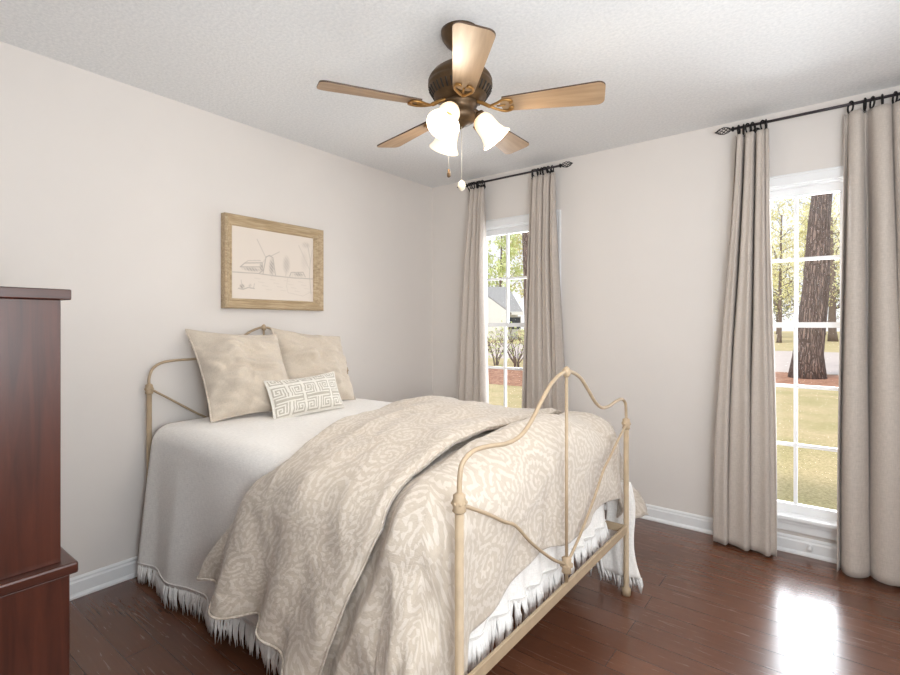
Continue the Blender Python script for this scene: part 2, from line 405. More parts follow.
def window(k, cx):
    root = MB()
    a0, a1 = cx - OW, cx + OW
    # casing round the opening, stepped moulding
    def casing(mb, w0, w1, y0, y1):
        mb.box(a0 - w1, a0 - w0, y0, y1, 0.11, OZ1 + w1); mb.box(a1 + w0, a1 + w1, y0, y1, 0.11, OZ1 + w1)
        mb.box(a0 - w0, a1 + w0, y0, y1, OZ1 + w0, OZ1 + w1)
    casing(root, -0.006, 0.050, -0.016, 0.0); casing(root, 0.038, 0.050, -0.024, -0.016)
    # jambs
    root.box(a0, a0 + 0.014, 0, 0.14, OZ0, OZ1); root.box(a1 - 0.014, a1, 0, 0.14, OZ0, OZ1)
    root.box(a0 + 0.014, a1 - 0.014, 0, 0.14, OZ1 - 0.014, OZ1); root.box(a0 + 0.014, a1 - 0.014, 0.0, 0.15, OZ0, OZ0 + 0.014)
    R = struct(root.build('window_%d' % k, M['trim'], smooth=False, bevel=0.002))
    struct(MB().box(a0 - 0.06, a1 + 0.06, -0.05, 0.02, OZ0 - 0.008, OZ0 + 0.016).build('window_stool', M['trim'], R, False, 0.006))
    ap = MB().box(a0 - 0.02, a1 + 0.02, -0.022, 0, 0.118, OZ0 - 0.008); ap.box(a0 - 0.02, a1 + 0.02, -0.030, -0.022, 0.160, OZ0 - 0.008)
    struct(ap.build('window_apron', M['trim'], R, False, 0.003))
    P = 0.203; g0 = cx - 1.5 * P; g1 = cx + 1.5 * P
    def sash(name, y, zb, zt, rows, brail, trail):
        s = MB(); x0, x1 = a0 + 0.014, a1 - 0.014; t = 0.016
        s.box(x0, g0, y - t, y + t, zb, zt); s.box(g1, x1, y - t, y + t, zb, zt)
        s.box(g0, g1, y - t, y + t, zb, zb + brail); s.box(g0, g1, y - t, y + t, zt - trail, zt)
        za, zc = zb + brail, zt - trail; q = (zc - za) / rows
        for i in (1, 2): s.box(g0 + i * P - 0.009, g0 + i * P + 0.009, y - 0.010, y + 0.010, za, zc)
        for i in range(1, rows):
            for j in range(3): s.box(g0 + j * P + (0.009 if j else 0), g0 + (j + 1) * P - (0.009 if j < 2 else 0), y - 0.0095, y + 0.0095, za + i * q - 0.009, za + i * q + 0.009)
        so = struct(s.build(name, M['trim'], R, False))
        struct(MB().box(g0, g1, y - 0.002, y + 0.002, za, zc).build('pane', M['glass'], so, False))
        return so
    sash('upper_sash', 0.080, 1.235, OZ1 - 0.014, 2, 0.03, 0.045)
    lo = sash('lower_sash', 0.045, OZ0 + 0.014, 1.265, 3, 0.05, 0.03)
    return R


window(1, WC[0]); window(2, WC[1])
k = MB().lathe([(0.011, 0), (0.011, 0.006), (0.006, 0.010), (0.006, 0.028), (0.012, 0.031), (0.013, 0.042), (0.009, 0.048)], 14, (2.66, -0.016, 0.055), Matrix.Rotation(PI / 2, 3, 'X'))
tag(k.build('door_stop', M['trim']), 'small white knob sticking out of the baseboard below the near window', 'door stop')

# ------------------------------------------------------------------ picture on the left wall
pic = thing('framed_picture', (0, -1.535, 1.345), 'wood framed pencil sketch of a windmill on the wall above the bed', 'picture')
y0, y1, z0, z1 = -1.885, -1.200, 1.345, 1.886
prof = [(0.0, 0.004), (0.0, 0.046), (0.006, 0.052), (0.013, 0.048), (0.046, 0.020), (0.051, 0.023), (0.060, 0.015), (0.060, 0.004)]
fm = MB(); cs = []
for a_, h_ in prof:
    cs.append([(h_, y0 + a_, z0 + a_), (h_, y1 - a_, z0 + a_), (h_, y1 - a_, z1 - a_), (h_, y0 + a_, z1 - a_)])
vs = [c for ring in cs for c in ring]; m = len(prof)
fs = [(i * 4 + j, i * 4 + (j + 1) % 4, ((i + 1) % m) * 4 + (j + 1) % 4, ((i + 1) % m) * 4 + j) for i in range(m) for j in range(4)]
fm.add(vs, fs)
M['frame'] = wood('pickled_oak', srgb(140, 118, 90), srgb(180, 158, 126), srgb(204, 186, 156), 'y', 0.6, 2.2)
fm.build('frame', M['frame'], pic, False, loc=(0, -1.535, 1.345))
# print: fine sheet whose ink is stored per vertex
gy, gz = 200, 140
iy0, iy1, iz0, iz1 = y0 + 0.060, y1 - 0.060, z0 + 0.060, z1 - 0.060
U, V = np.meshgrid(np.linspace(0, 1, gy), np.linspace(0, 1, gz), indexing='ij')
ink = np.zeros((gy, gz)); AR = (iy1 - iy0) / (iz1 - iz0)


def stroke(pts, dark, wid=0.004):
    global ink
    for (ua, va), (ub, vb) in zip(pts[:-1], pts[1:]):
        du, dv = (ub - ua) * AR, vb - va; L2 = du * du + dv * dv + 1e-12
        t = np.clip(((U - ua) * AR * du + (V - va) * dv) / L2, 0, 1)
        d = np.hypot((U - ua) * AR - t * du, (V - va) - t * dv)
        ink = np.maximum(ink, dark * np.clip(1.5 - d / wid, 0, 1))


def blob(u, v_, ru, rv, dark):
    global ink
    ink = np.maximum(ink, dark * np.clip(1.6 * (1 - np.hypot((U - u) / ru, (V - v_) / rv)), 0, 1) * (0.65 + 0.35 * np.sin(U * 190 + V * 120)))


stroke([(0, .36), (.28, .37), (.5, .355), (.75, .35), (1, .36)], .55, .006)
stroke([(.35, .37), (.385, .62), (.43, .65), (.47, .62), (.50, .37)], .6, .006)
blob(.455, .48, .04, .16, .75); stroke([(.38, .62), (.28, .86)], .4, .005); stroke([(.43, .63), (.55, .72)], .4, .005); stroke([(.40, .63), (.33, .50)], .3, .005)
stroke([(.09, .44), (.14, .50), (.34, .53), (.35, .42), (.30, .37)], .6, .006); stroke([(.09, .44), (.34, .47)], .6, .006); blob(.22, .42, .13, .035, .7); blob(.33, .46, .03, .09, .7)
stroke([(.14, .50), (.18, .54), (.32, .56)], .4, .005)
blob(.64, .54, .055, .16, .45); stroke([(.63, .37), (.64, .48)], .4)
stroke([(.68, .37), (.70, .43), (.86, .45), (.89, .38)], .55, .006); blob(.80, .41, .08, .035, .7)
for q in range(9): stroke([(.70 + q * .02, .36), (.70 + q * .02, .42)], .35, .003)
stroke([(.97, .12), (.95, .40), (.96, .66), (.92, .9)], .35, .006); stroke([(.95, .5), (.86, .72), (.80, .86)], .3, .005); stroke([(.96, .6), (.99, .82)], .3, .005)
blob(.90, .88, .07, .06, .3); blob(.88, .62, .06, .18, .16)
blob(.11, .17, .035, .045, .85); stroke([(.07, .14), (.12, .13), (.18, .16), (.25, .15)], .6, .006); blob(.20, .19, .02, .03, .5); stroke([(.11, .17), (.10, .26)], .5); stroke([(.24, .15), (.25, .22)], .5)
for q in range(16):
    a_ = .25 + q * .045; stroke([(a_, .30 - (q % 4) * .05), (a_ + .07, .295 - (q % 4) * .05)], .18, .004)
stroke([(.66, .36), (.64, .22), (.66, .12), (.86, .08), (.95, .14)], .22, .004)
pm = MB(); pm.grid(lambda u, v_: (0.0125, iy0 + u * (iy1 - iy0), iz0 + v_ * (iz1 - iz0)), gy, gz)
po = pm.build('print', M['wall'], pic, False, loc=(0, -1.535, 1.345))
ca = po.data.color_attributes.new('ink', 'FLOAT_COLOR', 'POINT')
paper = np.array([0.71, 0.635, 0.565]); dk = np.array([0.13, 0.11, 0.095])
cols = np.ones((gy * gz, 4), dtype=np.float32); tt = np.clip(ink.reshape(-1, 1), 0, 1) * 0.85
cols[:, :3] = paper * (1 - tt) + dk * tt; ca.data.foreach_set('color', cols.ravel())
a = NT('sketch_print'); at_ = a.n('ShaderNodeAttribute'); at_.attribute_name = 'ink'; a.base(at_.outputs['Color']); a.set(Roughness=0.6)
po.data.materials[0] = a.m

# ------------------------------------------------------------------ tall chest at the left edge
chest = thing('chest_of_drawers', (0.67, -3.23, 0), 'tall dark cherry two-tier chest of drawers at the left edge', 'chest of drawers')
chx0, chyb = 0.20, -3.56
low = MB().box(chx0, 1.170, chyb, -2.8985, 0.06, 0.594); low.box(chx0 + 0.01, 1.160, chyb + 0.01, -2.92, 0.0, 0.06)
low.build('lower_case', M['cherry'], chest, False, 0.003)
MB().box(chx0 - 0.012, 1.180, chyb, -2.8815, 0.594, 0.6244).build('ledge_top', M['cherry_top'], chest, False, 0.006)
MB().box(chx0 + 0.02, 1.150, chyb, -2.913, 0.6244, 1.3175).build('upper_case', M['cherry'], chest, False, 0.002)
MB().box(chx0, 1.160, chyb, -2.892, 1.3175, 1.3454).build('top_board', M['cherry_top'], chest, False, 0.003)
def drawer(xa, xb, za, zb, yf):
    d = MB().box(xa, xb, yf, yf + 0.002, za, zb).build('drawer', M['cherry_top'], chest, False)
    for xk in ((xa + xb) / 2 - (xb - xa) * 0.25, (xa + xb) / 2 + (xb - xa) * 0.25):
        MB().lathe([(0.006, 0), (0.006, 0.010), (0.013, 0.014), (0.014, 0.020), (0.008, 0.024)], 12, (xk, yf + 0.002, (za + zb) / 2), Matrix.Rotation(-PI / 2, 3, 'X')).build('knob', M['brass'], d)
for za, zb in ((0.09, 0.31), (0.33, 0.57)): drawer(chx0 + 0.05, 1.10, za, zb, -2.8985)
for i in range(4): drawer(chx0 + 0.07, 1.08, 0.645 + i * 0.168, 0.645 + i * 0.168 + 0.152, -2.913)

# ------------------------------------------------------------------ bed frame
YC = -1.645; BED = thing('iron_bed', (1.02, YC, 0), 'cream painted iron bed frame with bowed head and foot rails', 'bed')
def frame_end(kind, x, pts, post_y, collar_z, post_r, diag, mid_z, rail_z):
    top = MB().tube(spline([(x, y, z) for y, z in pts], 10), 0.0068, 10)
    e = top.build(kind, M['bed'], BED, loc=(x, YC, 0))
    for s in (-1, 1):
        py = YC + s * post_y
        MB().tube([(x, py, 0.0), (x, py, 0.03), (x, py, 0.035), (x, py, collar_z)], [0.021, 0.021, post_r, post_r], 14).build('post', M['bed'], e, loc=(x, py, 0))
        c = MB(); c.lathe([(0.0145, -0.026), (0.019, -0.021), (0.016, -0.012), (0.021, 0.0), (0.016, 0.012), (0.017, 0.019), (0.008, 0.026)], 16, (x, py, collar_z))
        for q in range(8):
            an = 2 * PI * q / 8; c.ball((x + 0.0175 * math.cos(an), py + 0.0175 * math.sin(an), collar_z), 0.005, n=8)
        c.build('collar', M['bed'], e, loc=(x, py, collar_z))
        MB().tube(spline([(x, YC + s * y, z) for y, z in diag], 8), 0.0056, 8).build('curved_rod', M['bed'], e, loc=(x, py, collar_z))
    peak = max(z for y, z in pts)
    MB().tube([(x, YC, peak), (x, YC, rail_z)], 0.0060, 10).build('spindle', M['bed'], e, loc=(x, YC, rail_z))
    c = MB().lathe([(0.010, -0.032), (0.018, -0.026), (0.016, -0.012), (0.023, 0.0), (0.016, 0.012), (0.018, 0.024), (0.009, 0.03)], 16, (x, YC, mid_z))
    for q in range(8):
        an = 2 * PI * q / 8; c.ball((x + 0.019 * math.cos(an), YC + 0.019 * math.sin(an), mid_z), 0.006, n=8)
    c.build('center_boss', M['bed'], e, loc=(x, YC, mid_z))
    f = MB(); f.lathe([(0.008, -0.02), (0.014, -0.012), (0.016, 0.0), (0.012, 0.010), (0.004, 0.018)], 14, (x, YC, peak))
    f.build('finial', M['bed'], e, loc=(x, YC, peak))
    MB().box(x - 0.006, x + 0.006, YC - post_y, YC + post_y, rail_z - 0.018, rail_z + 0.018).build('cross_rail', M['bed'], e, False, 0.002, loc=(x, YC, rail_z))
    return e
def sym(h): return [(YC - y, z) for y, z in h] + [(YC + y, z) for y, z in h[::-1][1:]]
FX, HX = 2.0, 0.05
frame_end('footboard', FX, sym([(0.648, 0.80), (0.645, 0.862), (0.630, 0.895), (0.58, 0.914), (0.50, 0.911), (0.42, 0.902), (0.34, 0.908), (0.27, 0.940), (0.19, 1.002), (0.11, 1.056), (0.0, 1.083)]), 0.648, 0.793, 0.0120,
          [(0.640, 0.785), (0.52, 0.726), (0.43, 0.676), (0.36, 0.640), (0.26, 0.553), (0.12, 0.452), (0.0, 0.385)], 0.385, 0.305)
frame_end('headboard', HX, sym([(0.632, 0.94), (0.632, 0.985), (0.615, 1.03), (0.57, 1.058), (0.50, 1.066), (0.41, 1.068), (0.30, 1.085), (0.22, 1.120), (0.13, 1.185), (0.06, 1.222), (0.0, 1.236)]), 0.632, 0.93, 0.0120,
          [(0.620, 0.925), (0.50, 0.845), (0.38, 0.765), (0.2, 0.66), (0.0, 0.56)], 0.56, 0.33)
for s in (-1, 1):
    MB().box(HX, FX, YC + s * 0.640 - 0.006, YC + s * 0.640 + 0.006, 0.287, 0.323).build('side_rail', M['bed'], BED, False, 0.002)

# mattress and box base carried by the rails
MT = thing('mattress', (1.0, YC, 0.32), 'mattress on the iron bed under the white coverlet', 'mattress')
def rbox(mb, x0, x1, yy0, yy1, zz0, zz1): return mb.box(x0, x1, yy0, yy1, zz0, zz1)
rbox(MB(), 0.13, 1.86, YC - 0.60, YC + 0.60, 0.326, 0.50).build('box_spring', M['coverlet'], MT, False, 0.02)
rbox(MB(), 0.13, 1.86, YC - 0.60, YC + 0.60, 0.50, 0.70).build('mattress_pad', M['coverlet'], MT, False, 0.05)

# ------------------------------------------------------------------ coverlet
ZT = 0.762
def cross(v, zt, W, r, flare):
    a_ = abs(v); s = -1 if v < 0 else 1; L1 = W - r; L2 = L1 + r * PI / 2
    if a_ < L1: return s * a_, zt, 0.0
    if a_ < L2:
        th = (a_ - L1) / r; return s * (L1 + r * math.sin(th)), zt - r + r * math.cos(th), 0.0
    d = a_ - L2; return s * (W + flare * d), zt - r - d * math.sqrt(1 - flare * flare), d


CW = 0.640
def hem_left(x): return interp(x, [0.1, 0.5, 1.0, 1.6, 1.97], [0.69, 0.67, 0.64, 0.60, 0.59])   # length of the hang below the round edge
def cov(u, v):
    x = 0.105 + u * (1.885 - 0.105); r = 0.09; half = CW - r + r * PI / 2
    vl = half + hem_left(x) - 0.10; vr = half + 0.50
    vv = -vl + v * (vl + vr)
    y, z, d = cross(vv, ZT, CW, r, 0.085 if vv < 0 else 0.03)
    k_ = min(1, d / 0.5)
    fold = 0.020 * k_ * math.sin(x * 15.5 + 1.1 + 0.8 * N3(x * 2, 3.3)) + 0.012 * k_ * N3(x * 9, d * 1.5, 7)
    if d > 0: y += (-1 if vv < 0 else 1) * fold
    else: z += 0.006 * N3(x * 5, vv * 5, 2) - 0.012 * sstep(0.25, 0.0, x - 0.1)
    q_ = sstep(1.15, 1.45, x); z -= 0.035 * q_; y -= (-1 if vv < 0 else 1) * 0.03 * q_ * sstep(0.3, CW, abs(y)) * (1 - 0.6 * k_)
    if vv < 0 and d > 0: x -= 0.012 * k_ * sstep(0.5, 0.1, x)
    return (x, YC + y, z)
cm = MB().grid(cov, 110, 130, lambda u, v: (u * 1.85, v * 2.5))
# foot hang between the posts
def covfoot(u, v):
    y = YC - 0.60 + u * 1.20
    z = 0.60 - v * (0.60 - 0.325)
    x = 1.905 + 0.022 * v + 0.014 * v * math.sin(u * 62 + 1.5 * N3(u * 6, 1)) + 0.006 * N3(u * 20, v * 2)
    return (x, y, z)
cm.grid(covfoot, 140, 16, lambda u, v: (u * 1.2, v * 0.4))
# gathered corner that hangs outside the far foot post
def covtail(u, v):
    z = 0.50 - v * 0.43; wdt = 0.080 - 0.022 * math.sin(v * PI) + 0.006 * v
    an = u * 2 * PI
    cx_ = 1.905 + 0.055 * v + 0.014 * math.sin(v * 6); cy_ = YC + 0.712 + 0.02 * math.sin(v * 4)
    ax = wdt * (1 + 0.22 * math.sin(an * 3 + v * 3)); ay = 0.026 * (1 + 0.3 * math.sin(an * 5 + 1 + v))
    return (cx_ + ax * math.cos(an), cy_ + ay * math.sin(an), z)
cm.grid(covtail, 60, 26, lambda u, v: (u * 0.3, v * 0.6))
COV = cm.build('coverlet', M['coverlet'], None, loc=(1.0, YC, ZT), solid=0.006)
tag(COV, 'white woven coverlet with fringed hem hanging over the iron bed', 'bedspread')
rnd = random.Random(4)
def tassels(fn, n, L, out, jitter=0.25):
    fr = MB()
    for i in range(n):
        p = Vector(fn(i / (n - 1))); q = Vector(fn(min(1, i / (n - 1) + 0.002))); t = (q - p); t = t.normalized() if t.length > 1e-6 else Vector((1, 0, 0))
        l = L * (1 + rnd.uniform(-jitter, jitter)); wd = rnd.uniform(0.005, 0.009)
        sw = rnd.uniform(-0.02, 0.02); o_ = Vector(out) * rnd.uniform(-0.004, 0.012)
        z_end = max(0.004, p.z - l)
        e = Vector((p.x, p.y, z_end)) + t * sw + o_
        mid = (p + e) / 2 + Vector(out) * rnd.uniform(0, 0.006)
        fr.tube([p + Vector((0, 0, 0.006)), mid, e], [wd * 0.7, wd, 0.001], 4, flat=0.5)
    fr.build('fringe', M['fringe'], COV, loc=(1.0, YC, ZT))
tassels(lambda u: cov(u, 0.0), 330, 0.085, (0, -1, 0)); tassels(lambda u: cov(u, 1.0), 90, 0.085, (0, 1, 0))
tassels(lambda u: covfoot(u, 1.0), 300, 0.085, (1, 0, 0), 0.35)
tassels(lambda u: covtail(u, 1.0), 46, 0.055, (0.3, 0.3, 0), 0.3)
# woven band above the fringe
for f_, n_ in ((lambda u: cov(u, 0.006), 110), (lambda u: covfoot(u, 0.94), 130)):
    off = Vector((0, -0.005, 0)) if n_ == 110 else Vector((0.006, 0, 0))
    MB().tube([Vector(f_(i / n_)) + off for i in range(n_ + 1)], 0.0028, 5).build('hem_cord', M['fringe'], COV, loc=(1.0, YC, ZT))

# ------------------------------------------------------------------ duvet
DW = 0.665; DXE = 1.82
def ridge(x, y, z=0.0): return 1 - abs(N3(x, y, z)) * 2.2
def duvet_pt(u, v, puff=0.0, wr=1.0, foot=False):
    r = 0.13; DW = 0.665 if v < 0 else 0.770
    ou = max(0.0, u - DXE); ov = max(0.0, abs(v) - (DW - r)); s = -1 if v < 0 else 1
    X = min(u, DXE); Y = s * min(abs(v), DW - 0.13)
    d = math.hypot(ou, ov)
    zt = 0.803 + 0.026 * N3(u * 2.4, v * 2.1, 5) * wr + 0.030 * math.exp(-((v - 0.12) / 0.42) ** 2)
    zt -= 0.03 * sstep(0.25, 0.6, abs(v))
    r = 0.13 + (0.045 * (ov / d) ** 2 if (d > 1e-6 and s < 0) else 0.0)
    if d < 1e-6: out, z = 0.0, zt; ca_, sa_ = 1.0, 0.0; dd = 0.0
    else:
        ca_, sa_ = ou / d, ov / d; L = r * PI / 2
        ang = math.atan2(sa_, ca_)
        if foot and ou > 0:   # the hem follows its own line round the corner
            ovm = (1.36 if s < 0 else 0.98) - (DW - 0.13); rect = min(FOOTMAX / max(ca_, 1e-4), ovm / max(sa_, 1e-4))
            side = 0.80 if s < 0 else 0.53
            want = side + (0.445 + 0.03 * math.sin(v * 9) - side) * (1 - sstep(0.0, 0.55, ang))
            d = d * want / rect
        if d < L: th = d / r; out = r * math.sin(th); z = zt - r * (1 - math.cos(th)); dd = 0.0
        else:
            dd = d - L
            fl_ = 0.13 * sa_ ** 2 if s < 0 else 0.05 + 0.46 * math.exp(-((ang - 0.92) / 0.33) ** 2)
            if s < 0: fl_ += 0.28 * math.exp(-((ang - 1.20) / 0.22) ** 2) * (1 if ca_ > 0.01 else math.exp(-((1.571 - 1.20) / 0.22) ** 2))
            fl_ = min(fl_, 0.03 + 0.5 * sstep(0.50, 0.85, ang))
            out = r + dd * fl_; z = zt - r - dd
    along = (u if sa_ > ca_ else v) + 0.30 * dd * (1 if sa_ > ca_ else 0)
    k_ = min(1.0, dd / 0.35)
    fold = k_ * (0.026 * math.sin(along * 12.0 + 2.4 * N3(along * 1.7, 9.0)) + 0.026 * math.sin(along * 27 + 3.0 * N3(along * 2.3, 4.0) + dd * 2)
                 + 0.018 * (ridge(along * 4.2, dd * 0.9, 3) - 0.5)) * wr
    if ca_ > sa_: fold = fold * 0.30 - 0.006
    # dimple lines that run from the top over the shoulder
    rip = (0.012 * N3(u * 6, v * 4, 1) + 0.010 * (ridge(u * 5.5 + v * 1.2, v * 1.6, 2) - 0.6) + 0.004 * N3(u * 17, v * 12, 4)) * wr
    if ca_ > sa_ and d > 0: rip *= 0.5
    out += fold + puff * min(1, d / 0.1) + rip * min(1, d / 0.1)
    if d > 0: out = min(out, 0.160 + 0.30 * sstep(0.52, 0.9, ang))
    z += (puff + rip) * max(0, 1 - d / 0.2)
    return Vector((X + ca_ * out, YC + Y + s * sa_ * out, z))
FOOTMAX = 0.475


VH = [-1.42, -1.22, -1.0, -0.79, -0.70, -0.60, -0.2, 0.36, 0.66, 1.1]
XH = [0.76, 0.80, 0.91, 1.04, 1.11, 1.16, 1.02, 0.83, 0.72, 0.66]
VCx = [-1.42, -1.25, -0.95, -0.72, -0.55, 0.0, 0.4, 0.66, 1.1]
XC = [1.52, 1.56, 1.69, 1.77, 1.745, 1.70, 1.68, 1.655, 1.60]
# lower layer, foot half of the quilt
v0, v1 = -1.36, 0.98; u0, u1 = 1.42, DXE + FOOTMAX
def crease(uu, vv):
    q = uu - interp(vv, VCx, XC)
    return -0.012 + 0.044 * sstep(0.0, 0.07, q) - 0.012 * sstep(0.0, -0.05, q) - 0.012 * sstep(0.10, 0.30, q)
def base(u, v):
    vv = v0 + v * (v1 - v0); uu = u0 + u * (u1 - u0)
    return tuple(duvet_pt(uu, vv, crease(uu, vv), 1.0, True))
dm = MB().grid(base, 120, 210, lambda u, v: (u0 + u * (u1 - u0), v0 + v * (v1 - v0)))
DUV = dm.build('duvet', M['damask'], None, loc=(1.6, YC, 0.84), solid=0.010, offset=-1.0)
tag(DUV, 'beige damask duvet folded back across the foot of the bed', 'duvet')
# upper layer, turned back towards the foot
FV0, FV1 = -1.19, 1.02
def flap(u, v):
    vv = FV0 + v * (FV1 - FV0)
    xa = interp(vv, VH, XH); xb = interp(vv, VCx, XC)
    uu = xa + u * (xb - xa)
    lift = 0.034 * (1 - (1 - min(1, u / 0.22)) ** 2.5) - 0.036 * (1 - min(1, u / 0.16)) ** 2
    lift += 0.010 * math.sin(PI * u) - 0.012 * sstep(0.96, 1.0, u) - 0.010 * math.sin(uu * 0 + vv * 8) * sstep(0.7, 1.0, u)
    hem = 0.0
    if vv < -0.9:  # scalloped hem
        hem = (0.016 * math.sin(uu * 21.0) - 0.05 * sstep(0.84, 1.0, u) + 0.10 * (1 - u) + 0.01) * sstep(-0.9, FV0, vv)
    p = duvet_pt(uu, vv + hem * 1.0, lift)
    return tuple(p)
def tuck(u, v):
    return flap(u, v)
FL = MB().grid(flap, 90, 200, lambda u, v: (u * 0.9 + 3.0, FV0 + v * (FV1 - FV0))).build('folded_flap', M['damask'], DUV, loc=(1.6, YC, 0.84), solid=0.02, offset=-1.0)
pp = MB()
pp.tube([Vector(flap(1.0, i / 160)) + Vector((0.001, 0, -0.002)) for i in range(161)], 0.0035, 6)
pp.tube([Vector(flap(i / 80, 0.0)) for i in range(81)], 0.0045, 6)
pp.build('piping', M['damask'], DUV, loc=(1.6, YC, 0.84))

# ------------------------------------------------------------------ pillows
def pillow(name, w_, h_, t_, mats, seed, n=48, m=48, cut=0.07, pattern=None, wr=1.0, shear=0.0, droop=0.0):
    mb = MB()
    def shape(a_, b_, side):
        x = a_ * (1 - cut * (1 - b_ * b_)); z = b_ * (1 - cut * (1 - a_ * a_))
        th = max(0.0, (1 - abs(a_) ** 2.6)) ** 0.62 * max(0.0, (1 - abs(b_) ** 2.6)) ** 0.62
        wk = wr * (0.030 * N3(a_ * 2.0 + seed, b_ * 2.0, side) + 0.030 * (abs(N3(a_ * 1.8 + seed, b_ * 4.5 + a_, side + 3)) - 0.3)) * th ** 0.7
        pull = wr * 0.02 * math.sin(math.atan2(b_, a_) * 9 + seed) * sstep(0.6, 1.0, max(abs(a_), abs(b_))) * th
        x += shear * (z + 1) / 2; z -= droop * max(0, (a_ + 1) / 2) ** 2 * max(0, (b_ + 1) / 2) ** 2
        return Vector((x * w_ / 2, side * (t_ / 2 * th + wk + pull * 0.6), (z + 1) * h_ / 2 - 0.03 * w_ * (1 - a_ * a_) * (b_ > 0.0) * b_ ** 2 * 0.6))
    for side in (-1, 1):
        vs = []; uvs = []
        for i in range(n + 1):
            for j in range(m + 1):
                a_, b_ = -1 + 2 * i / n, -1 + 2 * j / m
                vs.append(shape(a_, b_, side)); uvs.append((a_ * w_ / 2, b_ * h_ / 2))
        fs = []; b = len(mb.v)
        for i in range(n):
            for j in range(m):
                q = (i * (m + 1) + j, (i + 1) * (m + 1) + j, (i + 1) * (m + 1) + j + 1, i * (m + 1) + j + 1)
                fs.append(q if side < 0 else q[::-1])
        b0 = len(mb.f); mb.add(vs, fs, uvs)
        if pattern and side < 0:
            for i in range(n):
                for j in range(m): mb.mi[b0 + i * m + j] = pattern(i, j)
    edge = []
    for i in range(n): edge.append(shape(-1 + 2 * i / n, -1, -1))
    for j in range(m): edge.append(shape(1, -1 + 2 * j / m, -1))
    for i in range(n): edge.append(shape(1 - 2 * i / n, 1, -1))
    for j in range(m + 1): edge.append(shape(-1, 1 - 2 * j / m, -1))
    o = mb.build(name, mats)
    MB().tube(edge, 0.0045, 6).build('piping', mats[0] if isinstance(mats, list) else mats, o)
    return o
def place(o, loc, face_deg, lean_deg, roll_deg=0):
    # local -Y is the front; face_deg turns the front from +X, lean tips the top back
    o.matrix_world = Matrix.Translation(loc) @ Matrix.Rotation(math.radians(90 + face_deg), 4, 'Z') @ Matrix.Rotation(math.radians(-lean_deg), 4, 'X') @ Matrix.Rotation(math.radians(roll_deg), 4, 'Y')
p1 = pillow('pillow', 0.475, 0.50, 0.23, M['pillow'], 1.3, shear=-0.24, droop=0.19, wr=1.9, cut=0.085); place(p1, (0.36, -1.865, 0.772), -10, 23, -1)
tag(p1, 'square beige linen pillow nearest the chest of drawers, pointed corner up', 'pillow', None)
p2 = pillow('pillow', 0.51, 0.48, 0.22, M['pillow'], 8.1, shear=-0.06, droop=0.20, wr=1.9, cut=0.08); place(p2, (0.30, -1.395, 0.772), 2, 20, 2)
tag(p2, 'square beige linen pillow on the window side, behind the patterned cushion', 'pillow', None)
KEY = ["............", ".##########.", ".#........#.", ".#.####.#.#.", ".#.#..#.#.#.", ".#.##.#.#.#.", ".#....#.#.#.", ".######.#.#.", "........#.#.", ".########.#.", ".#..........", ".###########"]
def keypat(i, j):
    ti, tj = i // 12, j // 12; a_, b_ = i % 12, j % 12
    if ti % 2: a_ = 11 - a_
    if tj % 2: b_ = 11 - b_
    return 1 if KEY[b_][a_] == '#' else 0
p3 = pillow('lumbar_cushion', 0.43, 0.215, 0.13, [M['keywhite'], M['keygrey']], 3.7, 60, 30, 0.05, keypat, 0.5); place(p3, (0.51, -1.645, 0.768), -6, 24, -3)
tag(p3, 'small oblong cushion with white and grey Greek key pattern on the bed', 'cushion')

